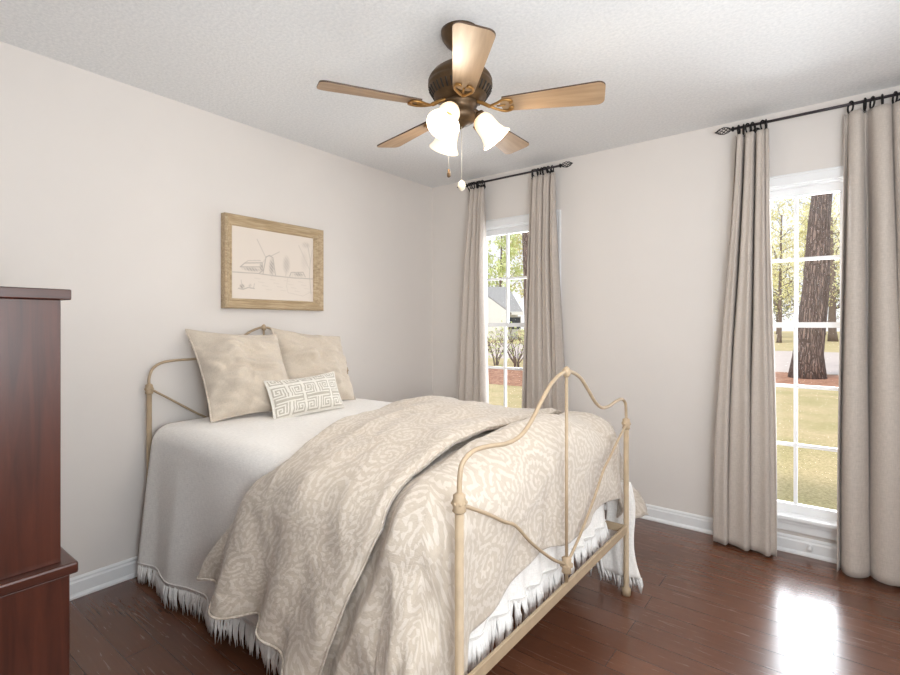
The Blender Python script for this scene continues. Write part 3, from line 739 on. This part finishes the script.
# ------------------------------------------------------------------ curtains, rods, rings
RODZ, RODY = 2.368, -0.09
def curtain(label, tx0, tx1, bx0, bx1, n, seed, amp=0.036, ztop=2.325, zbot=0.015, group=None):
    rr = random.Random(seed); ph = [rr.uniform(-0.35, 0.35) for _ in range(n + 2)]; am = [rr.uniform(0.75, 1.2) for _ in range(n + 2)]
    # folds of uneven width: each gets its own share of the panel
    ws = [rr.uniform(0.6, 1.5) for _ in range(n)]; cum = [0]
    for q_ in ws: cum.append(cum[-1] + q_ / sum(ws))
    sk = [rr.uniform(-0.5, 0.5) for _ in range(n + 2)]
    def fn(u, v):
        z = ztop - v * (ztop - zbot)
        k_ = sstep(-0.1, 0.9, v); x0 = tx0 + (bx0 - tx0) * k_; x1 = tx1 + (bx1 - tx1) * k_
        i = max(k for k in range(n) if cum[k] <= u + 1e-9); f_ = (u - cum[i]) / (cum[i + 1] - cum[i]); q = i + f_
        A = amp * (0.55 + 0.55 * sstep(0, 0.3, v)) * (am[i] * (1 - f_) + am[i + 1] * f_)
        ang = 2 * PI * q + (sk[i] * (1 - f_) + sk[i + 1] * f_) * v * 1.6
        y = A * (math.tanh(1.9 * math.sin(ang)) * 1.05 + 0.22 * math.sin(2 * ang + 0.6 + seed)) + 0.022 * N3(u * 5 + seed, v * 2.2) * v
        y += 0.006 * math.sin(3 * ang + seed) * sstep(0.45, 0.0, v)
        wob = sstep(0, 0.12, u) * sstep(1, 0.88, u)
        xx = x0 + (x1 - x0) * u + 0.42 * (x1 - x0) / n * math.cos(ang + 0.3) * (0.4 + 0.6 * v) * wob + 0.010 * N3(u * 6, v * 3 + seed) * v * wob
        if v < 0.05: y = y * (0.6 + 0.4 * sstep(0, 0.05, v))
        zz = z + 0.010 * N3(u * 5 + seed, 2) * sstep(0.8, 1, v)
        return (xx, RODY + min(y, 0.058), zz)
    o = MB().grid(fn, n * 22 + 1, 70, lambda u, v: (u * (0.25 * n), v * 2.3)).build('curtain', M['linen'], None, loc=((bx0 + bx1) / 2, RODY, zbot), solid=0.003)
    tag(o, label, 'curtain', group)
    hm = MB()
    hm.tube([Vector(fn(u / 80, 0.955)) + Vector((0, -0.0025, 0)) for u in range(81)], 0.0012, 4)
    hm.build('hem_stitch', M['linen'], o, loc=((bx0 + bx1) / 2, RODY, zbot))
    return o
curtain('left linen curtain of the far window, in the room corner', 0.458, 0.600, 0.355, 0.632, 4, 3, 0.058)
curtain('right linen curtain of the far window, behind the footboard', 1.012, 1.205, 0.965, 1.275, 4, 5, 0.062)
curtain('left linen curtain of the near window', 2.322, 2.478, 2.206, 2.520, 4, 11, 0.070)
curtain('right linen curtain of the near window, cut by the photo edge', 2.806, 3.090, 2.775, 3.170, 4, 8, 0.072)

def finial(mb, x, s):
    for q in range(6):
        pts = []
        for i in range(17):
            t = i / 16; an = 2 * PI * q / 6 + t * PI * 1.2; r_ = 0.018 * math.sin(PI * t) ** 0.8 + 0.001
            pts.append((x + s * (0.012 + t * 0.082), RODY + r_ * math.cos(an), RODZ + r_ * math.sin(an)))
        mb.tube(pts, 0.0022, 5)
    mb.lathe([(0.009, 0), (0.014, 0.004), (0.014, 0.010), (0.008, 0.014)], 12, (x, RODY, RODZ), Matrix.Rotation(s * PI / 2, 3, 'Y'))
    mb.ball((x + s * 0.096, RODY, RODZ), 0.004, n=8)
    return mb
def rod(x0, x1, label):
    o = MB().tube([(x0, RODY, RODZ), (x1, RODY, RODZ)], 0.0075, 12).build('curtain_rod', M['rodm'], None, loc=((x0 + x1) / 2, RODY, RODZ))
    tag(o, label, 'curtain rod')
    for x, s in ((x0, -1), (x1, 1)):
        finial(MB(), x, s).build('finial', M['iron'], o, loc=(x, RODY, RODZ))
        xb = x - s * 0.10; b = MB().tube([(xb, 0.0, RODZ - 0.01), (xb, -0.06, RODZ - 0.014), (xb, RODY, RODZ - 0.010)], 0.006, 8)
        b.lathe([(0.020, 0), (0.020, 0.005), (0.012, 0.009)], 14, (xb, 0, RODZ - 0.01), Matrix.Rotation(PI / 2, 3, 'X'))
        b.build('bracket', M['iron'], o, loc=(xb, 0, RODZ))
    return o
rod(0.435, 1.235, 'dark metal curtain rod with cage finials above the far window')
rod(2.312, 3.13, 'dark metal curtain rod with cage finials above the near window')
RR, rr_ = 0.0275, 0.0045
rm = MB().torus((0, 0, 0), RR, rr_, Matrix.Rotation(PI / 2, 3, 'Y'), 24, 8)
rm.torus((0, 0, -RR - rr_ - 0.004), 0.0045, 0.0015, Matrix.Rotation(PI / 2, 3, 'X'), 12, 6)
ring0 = rm.build('curtain_ring', M['iron']); first = [True]
def ring(x, deg, label, group):
    o = ring0 if first[0] else ring0.copy()
    if not first[0]: COL.objects.link(o)
    first[0] = False
    o.location = (x, RODY, RODZ - (RR - rr_ - 0.0075)); o.rotation_euler = (0, 0, math.radians(deg)); tag(o, label, 'curtain ring', group)
rnd = random.Random(9)
for xs_, lab, grp in (((0.462, 0.486, 0.509, 0.535, 0.560, 0.588), 'black iron ring bunched over the left curtain of the far window', 'rings of the left curtain, far window'),
                      ((1.022, 1.046, 1.072, 1.098, 1.124, 1.152, 1.182), 'black iron ring bunched over the right curtain of the far window', 'rings of the right curtain, far window'),
                      ((2.335, 2.358, 2.380, 2.404, 2.452, 2.466), 'black iron ring over the left curtain of the near window', 'rings of the left curtain, near window'),
                      ((2.828, 2.884, 2.912, 2.950, 2.996, 3.030, 3.072), 'black iron ring over the right curtain of the near window', 'rings of the right curtain, near window')):
    for x in xs_: ring(x, rnd.uniform(-26, 26), lab, grp)

# ------------------------------------------------------------------ ceiling fan
FC = Vector((1.564, -1.702, 0)); ZB = 2.122
FAN = thing('ceiling_fan', (FC.x, FC.y, H), 'antique bronze ceiling fan with five oak blades and three lit glass shades', 'ceiling fan')
def fl(mb, name, mat, par=None, loc=None, **kw): return mb.build(name, mat, par or FAN, loc=loc or (FC.x, FC.y, H), **kw)
def at_f(r, deg, z):  # point on the fan: angle measured from the camera's right
    an = YAW + math.radians(deg); return Vector((FC.x + r * math.cos(an), FC.y + r * math.sin(an), z))
fl(MB().lathe([(0.078, 0), (0.078, -0.012), (0.073, -0.030), (0.058, -0.052), (0.038, -0.070), (0.020, -0.078)], 32, (FC.x, FC.y, H)), 'canopy', M['bronze'])
fl(MB().tube([(FC.x, FC.y, H - 0.075), (FC.x, FC.y, 2.325)], 0.014, 14), 'downrod', M['bronze'])
mprof = [(0.018, 2.325), (0.040, 2.318), (0.056, 2.308), (0.084, 2.290), (0.110, 2.270), (0.124, 2.252), (0.130, 2.238), (0.126, 2.233), (0.130, 2.227), (0.131, 2.216), (0.126, 2.211), (0.126, 2.205), (0.117, 2.188), (0.104, 2.172), (0.090, 2.162), (0.074, 2.158), (0.068, 2.150)]
fl(MB().lathe(mprof, 48, (FC.x, FC.y, 0)), 'motor_housing', M['bronze'])
sl = MB()
for q in range(36):
    an = 2 * PI * q / 36; d = Vector((math.cos(an), math.sin(an), 0))
    sl.tube([FC + d * 0.1265 + Vector((0, 0, 2.204)), FC + d * 0.1085 + Vector((0, 0, 2.175))], 0.0038, 5)
fl(sl, 'vent_slots', M['slot'])
fl(MB().lathe([(0.066, 2.155), (0.070, 2.150), (0.070, 2.138), (0.060, 2.132), (0.058, 2.112), (0.064, 2.106), (0.066, 2.092), (0.056, 2.076), (0.040, 2.066), (0.022, 2.060), (0.012, 2.050), (0.006, 2.046)], 32, (FC.x, FC.y, 0)), 'light_kit', M['bronze'])
PITCH = math.radians(-12)
def blade_frame(deg):
    an = YAW + math.radians(deg); ex = Vector((math.cos(an), math.sin(an), 0)); ey = Vector((-math.sin(an), math.cos(an), 0)); ez = Vector((0, 0, 1))
    ey2 = ey * math.cos(PITCH) + ez * math.sin(PITCH); ez2 = ez * math.cos(PITCH) - ey * math.sin(PITCH)
    return ex, ey2, ez2
R0, R1 = 0.175, 0.562
outl = []
def arc(cx_, cy_, r_, a0, a1, n=6): return [(cx_ + r_ * math.cos(a0 + (a1 - a0) * i / n), cy_ + r_ * math.sin(a0 + (a1 - a0) * i / n)) for i in range(n + 1)]
outl += [(R0, -0.042)] + arc(R1 - 0.028, -0.066 + 0.028, 0.028, -PI / 2, 0) + arc(R1 - 0.028, 0.066 - 0.028, 0.028, 0, PI / 2) + [(R0, 0.042), (R0 - 0.012, 0.0)]
for i in range(5):
    deg = -14.7 + 72 * i; ex, ey, ez = blade_frame(deg); O = FC + Vector((0, 0, ZB + 0.006)); bm_ = MB()
    vs = []
    for z_ in (-0.003, 0.003):
        for (x_, y_) in outl: vs.append(Vector((x_, y_, z_)))
    n_ = len(outl)
    bm_.add(vs, [tuple(range(n_))[::-1], tuple(range(n_, 2 * n_))]); bm_.add(vs, [(k_, (k_ + 1) % n_, n_ + (k_ + 1) % n_, n_ + k_) for k_ in range(n_)], None, 1)
    bo = MB(); bo = bm_.build('blade', [M['blade'], M['blade_edge']], FAN, False)
    mat = Matrix((ex, ey, ez)).transposed().to_4x4(); mat.translation = O - Vector((FC.x, FC.y, H)); bo.matrix_local = mat
    ir = MB()
    def L(x_, y_, z_): return Vector((x_, y_, z_))
    ir.tube(spline([L(0.066, 0, 0.026), L(0.095, 0.0, 0.012), L(0.125, 0.004, -0.004), L(0.15, 0.018, -0.008), L(0.178, 0.034, -0.008), L(0.205, 0.030, -0.008), L(0.212, 0.016, -0.008), L(0.203, 0.012, -0.008)], 6), [0.008] * 12 + [0.0055] * 31, 8)
    ir.tube(spline([L(0.125, -0.002, -0.004), L(0.15, -0.018, -0.008), L(0.178, -0.034, -0.008), L(0.205, -0.030, -0.008), L(0.212, -0.016, -0.008), L(0.203, -0.012, -0.008)], 6), 0.0055, 8)
    for (x_, y_) in ((0.200, 0.022), (0.200, -0.022), (0.165, 0.0)): ir.ball((x_, y_, -0.007), 0.006, (1, 1, 0.5), 10)
    ir.tube([L(0.15, 0.0, -0.0065), L(0.185, 0, -0.0065)], 0.004, 6)
    io = ir.build('blade_iron', M['brass'], FAN); io.matrix_local = mat
SHP = [(0.022, 0.0), (0.034, 0.010), (0.042, 0.030), (0.043, 0.050), (0.045, 0.075), (0.053, 0.100), (0.066, 0.118), (0.064, 0.119), (0.051, 0.101), (0.043, 0.076), (0.041, 0.050), (0.040, 0.030), (0.032, 0.012), (0.021, 0.003)]
for deg in (5, 117, 243):
    an = YAW + math.radians(deg); h_ = Vector((math.cos(an), math.sin(an), 0)); ax = (h_ * 0.62 + Vector((0, 0, -0.785))).normalized()
    neck = FC + h_ * 0.074 + Vector((0, 0, 2.104))
    arm = MB().tube(spline([FC + h_ * 0.04 + Vector((0, 0, 2.110)), FC + h_ * 0.062 + Vector((0, 0, 2.120)), neck + Vector((0, 0, 0.006)) - ax * 0.002], 6), 0.009, 10)
    q = ax.to_track_quat('Z', 'Y').to_matrix()
    arm.lathe([(0.014, -0.012), (0.026, -0.004), (0.027, 0.012), (0.022, 0.014)], 18, neck, q)
    fl(arm, 'lamp_arm', M['bronze'])
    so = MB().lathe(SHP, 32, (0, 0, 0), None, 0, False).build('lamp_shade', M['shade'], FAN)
    mt = q.to_4x4(); mt.translation = neck + ax * 0.004 - Vector((FC.x, FC.y, H)); so.matrix_local = mt
    bo = MB().ball((0, 0, 0.060), 0.022, (1, 1, 1.35), 14).build('bulb', M['bulb'], so)
    pl = light('bulb_light', 'POINT', neck + ax * 0.128, 4.6, (1.0, 0.87, 0.70), radius=0.03)
for deg, r_, zend, big in ((232, 0.075, 1.865, False), (300, 0.012, 1.835, True)):
    p0 = at_f(r_, deg, 2.075); ch = MB().tube([p0, p0 + Vector((0, 0, zend - 2.075))], 0.0012, 6)
    co = fl(ch, 'pull_chain', M['chain'])
    if big: MB().lathe([(0.002, 0.0), (0.012, -0.008), (0.017, -0.022), (0.012, -0.036), (0.003, -0.043)], 16, (p0.x, p0.y, zend)).build('chain_fob', M['fob'], co, loc=(p0.x, p0.y, zend))
    else: MB().lathe([(0.002, 0.0), (0.005, -0.004), (0.005, -0.014), (0.007, -0.018), (0.007, -0.030), (0.002, -0.034)], 14, (p0.x, p0.y, zend)).build('chain_fob', M['bronze'], co, loc=(p0.x, p0.y, zend))

# ------------------------------------------------------------------ outdoors
GZ = -0.10
def W(px, dep, z): p = CAM + (FW + RT * ((px - 450) / 496.6)) * dep; return Vector((p.x, p.y, z))
struct(MB().box(-60, 60, 0.16, 120, GZ - 0.3, GZ).build('ground', M['lawn'], smooth=False))
struct(MB().box(-60, 60, 13.6, 27.0, GZ, GZ + 0.012).build('street', M['street'], smooth=False))
def bedpatch(c, ax_, ay_, seed):
    n = 60; vs = [(c[0], c[1], GZ + 0.05)]
    for ring_, hh in ((0.6, 0.045), (1.0, 0.004)):
        for i in range(n):
            an = 2 * PI * i / n; k_ = ring_ * (1 + 0.12 * N3(math.cos(an) * 1.5 + seed, math.sin(an) * 1.5))
            vs.append((c[0] + ax_ * k_ * math.cos(an), c[1] + ay_ * k_ * math.sin(an), GZ + hh))
    fs = [(0, 1 + i, 1 + (i + 1) % n) for i in range(n)] + [(1 + i, 1 + n + i, 1 + n + (i + 1) % n, 1 + (i + 1) % n) for i in range(n)]
    return MB().add(vs, fs).build('pine_straw', M['straw'], None, loc=(c[0], c[1], GZ))
tp_ = W(807, 12.2, GZ)
o = bedpatch((tp_.x, tp_.y + 0.2), 3.2, 1.7, 1); o['kind'] = 'stuff'; tag(o, 'reddish pine straw mulch around the big trunk outside the near window', 'mulch')
bp = W(505, 13.2, GZ)
o = bedpatch((bp.x, bp.y), 4.5, 2.0, 7); o['kind'] = 'stuff'; tag(o, 'brown leaf litter bed under the shrubs outside the far window', 'mulch')


def tree(name, label, base, height, r0, lean, leafm, barkm, nleaf, leafsize, crown_from, spread, seed, group=None, nb=14, cat='tree'):
    rr = random.Random(seed); root = thing(name, base, label, cat, group)
    tk = MB(); base = Vector(base); leaves = []
    n = 14; path = []; rad = []
    for i in range(n + 1):
        t = i / n; path.append(base + Vector(lean) * t + Vector((0.5 * r0 * N3(t * 3 + seed, 1), 0.5 * r0 * N3(t * 3 + seed, 2), height * t - (0.05 if i == 0 else 0))))
        rad.append(r0 * ((1.25 if i == 0 else 1.0) - 0.72 * t))
    tk.tube(path, rad, 14); tips = []
    for b in range(nb):
        t = crown_from + (1 - crown_from) * (b + rr.random()) / nb; i = min(n - 1, int(t * n)); p = path[i].lerp(path[i + 1], t * n - i)
        an = rr.uniform(0, 2 * PI); L = spread * (1.15 - 0.6 * t) * rr.uniform(0.7, 1.2)
        d = Vector((math.cos(an), math.sin(an), rr.uniform(0.15, 0.9))).normalized()
        pts = [p + d * (L * q / 5) + Vector((0, 0, 0.10 * L * (q / 5) ** 2)) + Vector((rr.uniform(-1, 1), rr.uniform(-1, 1), rr.uniform(-1, 1))) * 0.05 * L for q in range(6)]
        pts[0] = p; rb = max(0.008, r0 * 0.28 * (1 - t * 0.6))
        tk.tube(pts, [rb * (1 - 0.8 * q / 5) for q in range(6)], 6); tips += [(pts[q], L) for q in range(2, 6)]
        for s_ in range(4):
            q = rr.randint(1, 4); d2 = (d + Vector((rr.uniform(-1, 1), rr.uniform(-1, 1), rr.uniform(-0.4, 0.8)))).normalized(); l2 = L * rr.uniform(0.25, 0.5)
            p2 = [pts[q], pts[q] + d2 * l2 * 0.5, pts[q] + d2 * l2 + Vector((0, 0, 0.08 * l2))]
            tk.tube(p2, [rb * 0.4, rb * 0.25, rb * 0.08], 5); tips += [(p2[1], L * 0.6), (p2[2], L * 0.6)]
    tk.build('trunk', barkm, root, loc=tuple(base))
    lf = MB()
    if nleaf:
        for i in range(nleaf):
            c, L = rr.choice(tips); g = Vector((rr.gauss(0, 1), rr.gauss(0, 1), rr.gauss(0, 1))) * L * 0.17
            c = c + g; s_ = leafsize * rr.uniform(0.6, 1.3)
            e1 = Vector((rr.gauss(0, 1), rr.gauss(0, 1), rr.gauss(0, 1))).normalized(); e2 = e1.orthogonal().normalized()
            lf.add([c - e1 * s_, c + e2 * s_ * 0.45, c + e1 * s_, c - e2 * s_ * 0.45], [(0, 1, 2, 3)])
        lf.build('foliage', leafm, root, False, loc=tuple(base))
    return root


tree('pine_tree', 'large pine trunk leaning right just outside the near window', tuple(tp_), 9.0, 0.33, tuple(RT * 0.78), M['leaf_d'], M['bark'], 900, 0.09, 0.80, 2.2, 3, None, 8)
pt = W(534, 12.5, GZ); tree('pine_tree', 'slim dark trunk beside the right curtain of the far window', tuple(pt), 9.0, 0.17, tuple(RT * -0.45), M['leaf_d'], M['bark'], 500, 0.09, 0.80, 1.8, 5, None, 7)
for i, (px, dep, hh, r_, nl, ml) in enumerate([(779, 37, 9.5, .15, 4600, 'leaf_y'), (803, 52, 12, .16, 4600, 'leaf_y'), (833, 40, 10, .30, 3400, 'leaf_y'), (872, 52, 11, .2, 1800, 'leaf_y'), (742, 52, 10, .2, 1800, 'leaf_y'), (824, 68, 8, .22, 3000, 'leaf_d'), (778, 70, 7.5, .22, 3000, 'leaf_d')]):
    b = W(px, dep, GZ)
    tree('spring_tree' if ml != 'leaf_d' else 'evergreen_tree', 'pale yellow-green spring tree across the street beyond the near window' if ml != 'leaf_d' else 'olive evergreen tree far beyond the street, near window', tuple(b), hh, r_, (rnd.uniform(-.5, .5), 0, 0), M[ml], M['twig'], nl, 0.10 if dep < 45 else 0.15, 0.2, hh * 0.50, 20 + i, 'spring trees beyond the near window' if ml != 'leaf_d' else 'evergreens beyond the near window', 22)
for i, (px, dep, hh, r_, nl, ml) in enumerate([(500, 92, 19, .35, 2300, 'leaf_g'), (472, 104, 20, .4, 2000, 'leaf_g'), (526, 100, 19, .35, 1900, 'leaf_y')]):
    b = W(px, dep, GZ)
    tree('spring_tree', 'fresh green spring tree behind the house beyond the far window', tuple(b), hh, r_, (rnd.uniform(-.5, .5), 0, 0), M[ml], M['twig'], nl, 0.34, 0.25, hh * 0.36, 40 + i, 'spring trees behind the far house', 18)


def shrub(px, dep, hh, seed, nl, label):
    rr = random.Random(seed); b = W(px, dep, GZ); root = thing('shrub', b, label, 'shrub', 'shrubs in the leaf bed')
    st = MB(); tips = []
    for i in range(11):
        an = rr.uniform(0, 2 * PI); sp_ = rr.uniform(0.15, 0.6) * hh; h1 = hh * rr.uniform(0.65, 1.0)
        pts = [b + Vector((0.06 * math.cos(an), 0.06 * math.sin(an), -0.02 + 0))] + [b + Vector((math.cos(an) * sp_ * (q / 5) ** 1.3 + rr.uniform(-.04, .04), math.sin(an) * sp_ * (q / 5) ** 1.3, h1 * q / 5)) for q in range(1, 6)]
        st.tube(pts, [0.022 * (1 - 0.85 * q / 5) for q in range(6)], 5); tips += pts[2:]
        for s_ in range(4):
            q = rr.randint(2, 4); e = pts[q] + Vector((rr.uniform(-.3, .3), rr.uniform(-.3, .3), rr.uniform(.1, .4))) * hh * 0.6
            st.tube([pts[q], (pts[q] + e) / 2 + Vector((0, 0, 0.03)), e], [0.008, 0.006, 0.002], 4); tips += [e, (pts[q] + e) / 2]
    st.build('stems', M['twig'], root, loc=tuple(b)); lf = MB()
    for i in range(nl):
        c = rr.choice(tips) + Vector((rr.gauss(0, 1), rr.gauss(0, 1), rr.gauss(0, 1))) * 0.17; s_ = 0.04 * rr.uniform(0.6, 1.3)
        e1 = Vector((rr.gauss(0, 1), rr.gauss(0, 1), rr.gauss(0, 1))).normalized(); e2 = e1.orthogonal().normalized()
        lf.add([c - e1 * s_, c + e2 * s_ * 0.5, c + e1 * s_, c - e2 * s_ * 0.5], [(0, 1, 2, 3)])
    lf.build('foliage', M['leaf_g'], root, False, loc=tuple(b))
for i, (px, dep) in enumerate([(517, 14.6), (496, 16.4), (478, 14.6)]):
    shrub(px, dep, 1.45, 60 + i, 240, 'thin-stemmed leafing shrub in the leaf bed outside the far window')

# house across the street: long hipless roof facing us with a white front gable
HO = W(481, 45, 0); ux, uy = RT, FW
HB = Vector((HO.x, HO.y, GZ))
house = thing('house', HB, 'white house with grey shingle roof and front gable across the street', 'house')
def hp(s_, t, z): return HO + ux * s_ + uy * t + Vector((0, 0, z))
def hb(name, mat, s0, s1, t0, t1, zz0, zz1, par=house):
    vs = [hp(s_, t, z) for z in (zz0, zz1) for t in (t0, t1) for s_ in (s0, s1)]
    return MB().add(vs, [(0, 2, 3, 1), (4, 5, 7, 6), (0, 1, 5, 4), (2, 6, 7, 3), (0, 4, 6, 2), (1, 3, 7, 5)]).build(name, mat, par, False, loc=tuple(HB))
hb('wall', M['siding'], -8, 3.4, 0.5, 8.5, GZ, 2.35)
def roof(pts, th=0.16):
    vs = [p + Vector((0, 0, dz)) for dz in (0, th) for p in pts]; n_ = len(pts)
    return vs, [tuple(range(n_))[::-1], tuple(range(n_, 2 * n_))] + [(k_, (k_ + 1) % n_, n_ + (k_ + 1) % n_, n_ + k_) for k_ in range(n_)]
r_ = MB()
for q in ([hp(-8.5, 0, 2.25), hp(3.8, 0, 2.25), hp(3.0, 4.5, 4.85), hp(-8.5, 4.5, 4.85)], [hp(-8.5, 9, 2.25), hp(-8.5, 4.5, 4.85), hp(3.0, 4.5, 4.85), hp(3.8, 9, 2.25)]): r_.add(*roof(q))
r_.build('roof', M['roof'], house, False, loc=tuple(HB))
hb('fascia', M['siding'], -8.5, 3.8, -0.08, 0.02, 2.12, 2.42)
g = MB(); tri = [(-4.2, GZ), (2.3, GZ), (2.3, 2.35), (-0.95, 4.75), (-4.2, 2.35)]
vs = [hp(a_, t, z) for t in (-1.6, 2.0) for a_, z in tri]
g.add(vs, [(0, 1, 2, 3, 4), (9, 8, 7, 6, 5)] + [(k_, (k_ + 1) % 5, 5 + (k_ + 1) % 5, 5 + k_) for k_ in range(5)])
g.build('front_gable', M['siding'], house, False, loc=tuple(HB))
r2 = MB()
for e in ([(-0.95, 4.76), (2.6, 2.14)], [(-4.5, 2.14), (-0.95, 4.76)]):
    r2.add(*roof([hp(e[0][0], -1.5, e[0][1]), hp(e[1][0], -1.5, e[1][1]), hp(e[1][0], 2.2, e[1][1]), hp(e[0][0], 2.2, e[0][1])], 0.12))
r2.build('gable_roof', M['roof'], house, False, loc=tuple(HB))
for s_, t_ in ((-6.8, 0.5), (2.5, 0.5), (-1.8, -1.6)):
    wn_ = hb('window', M['siding'], s_, s_ + 1.2, t_ - 0.06, t_, 0.75, 2.0); hb('pane', M['darkglass'], s_ + 0.08, s_ + 1.12, t_ - 0.075, t_ - 0.055, 0.83, 1.92, wn_)
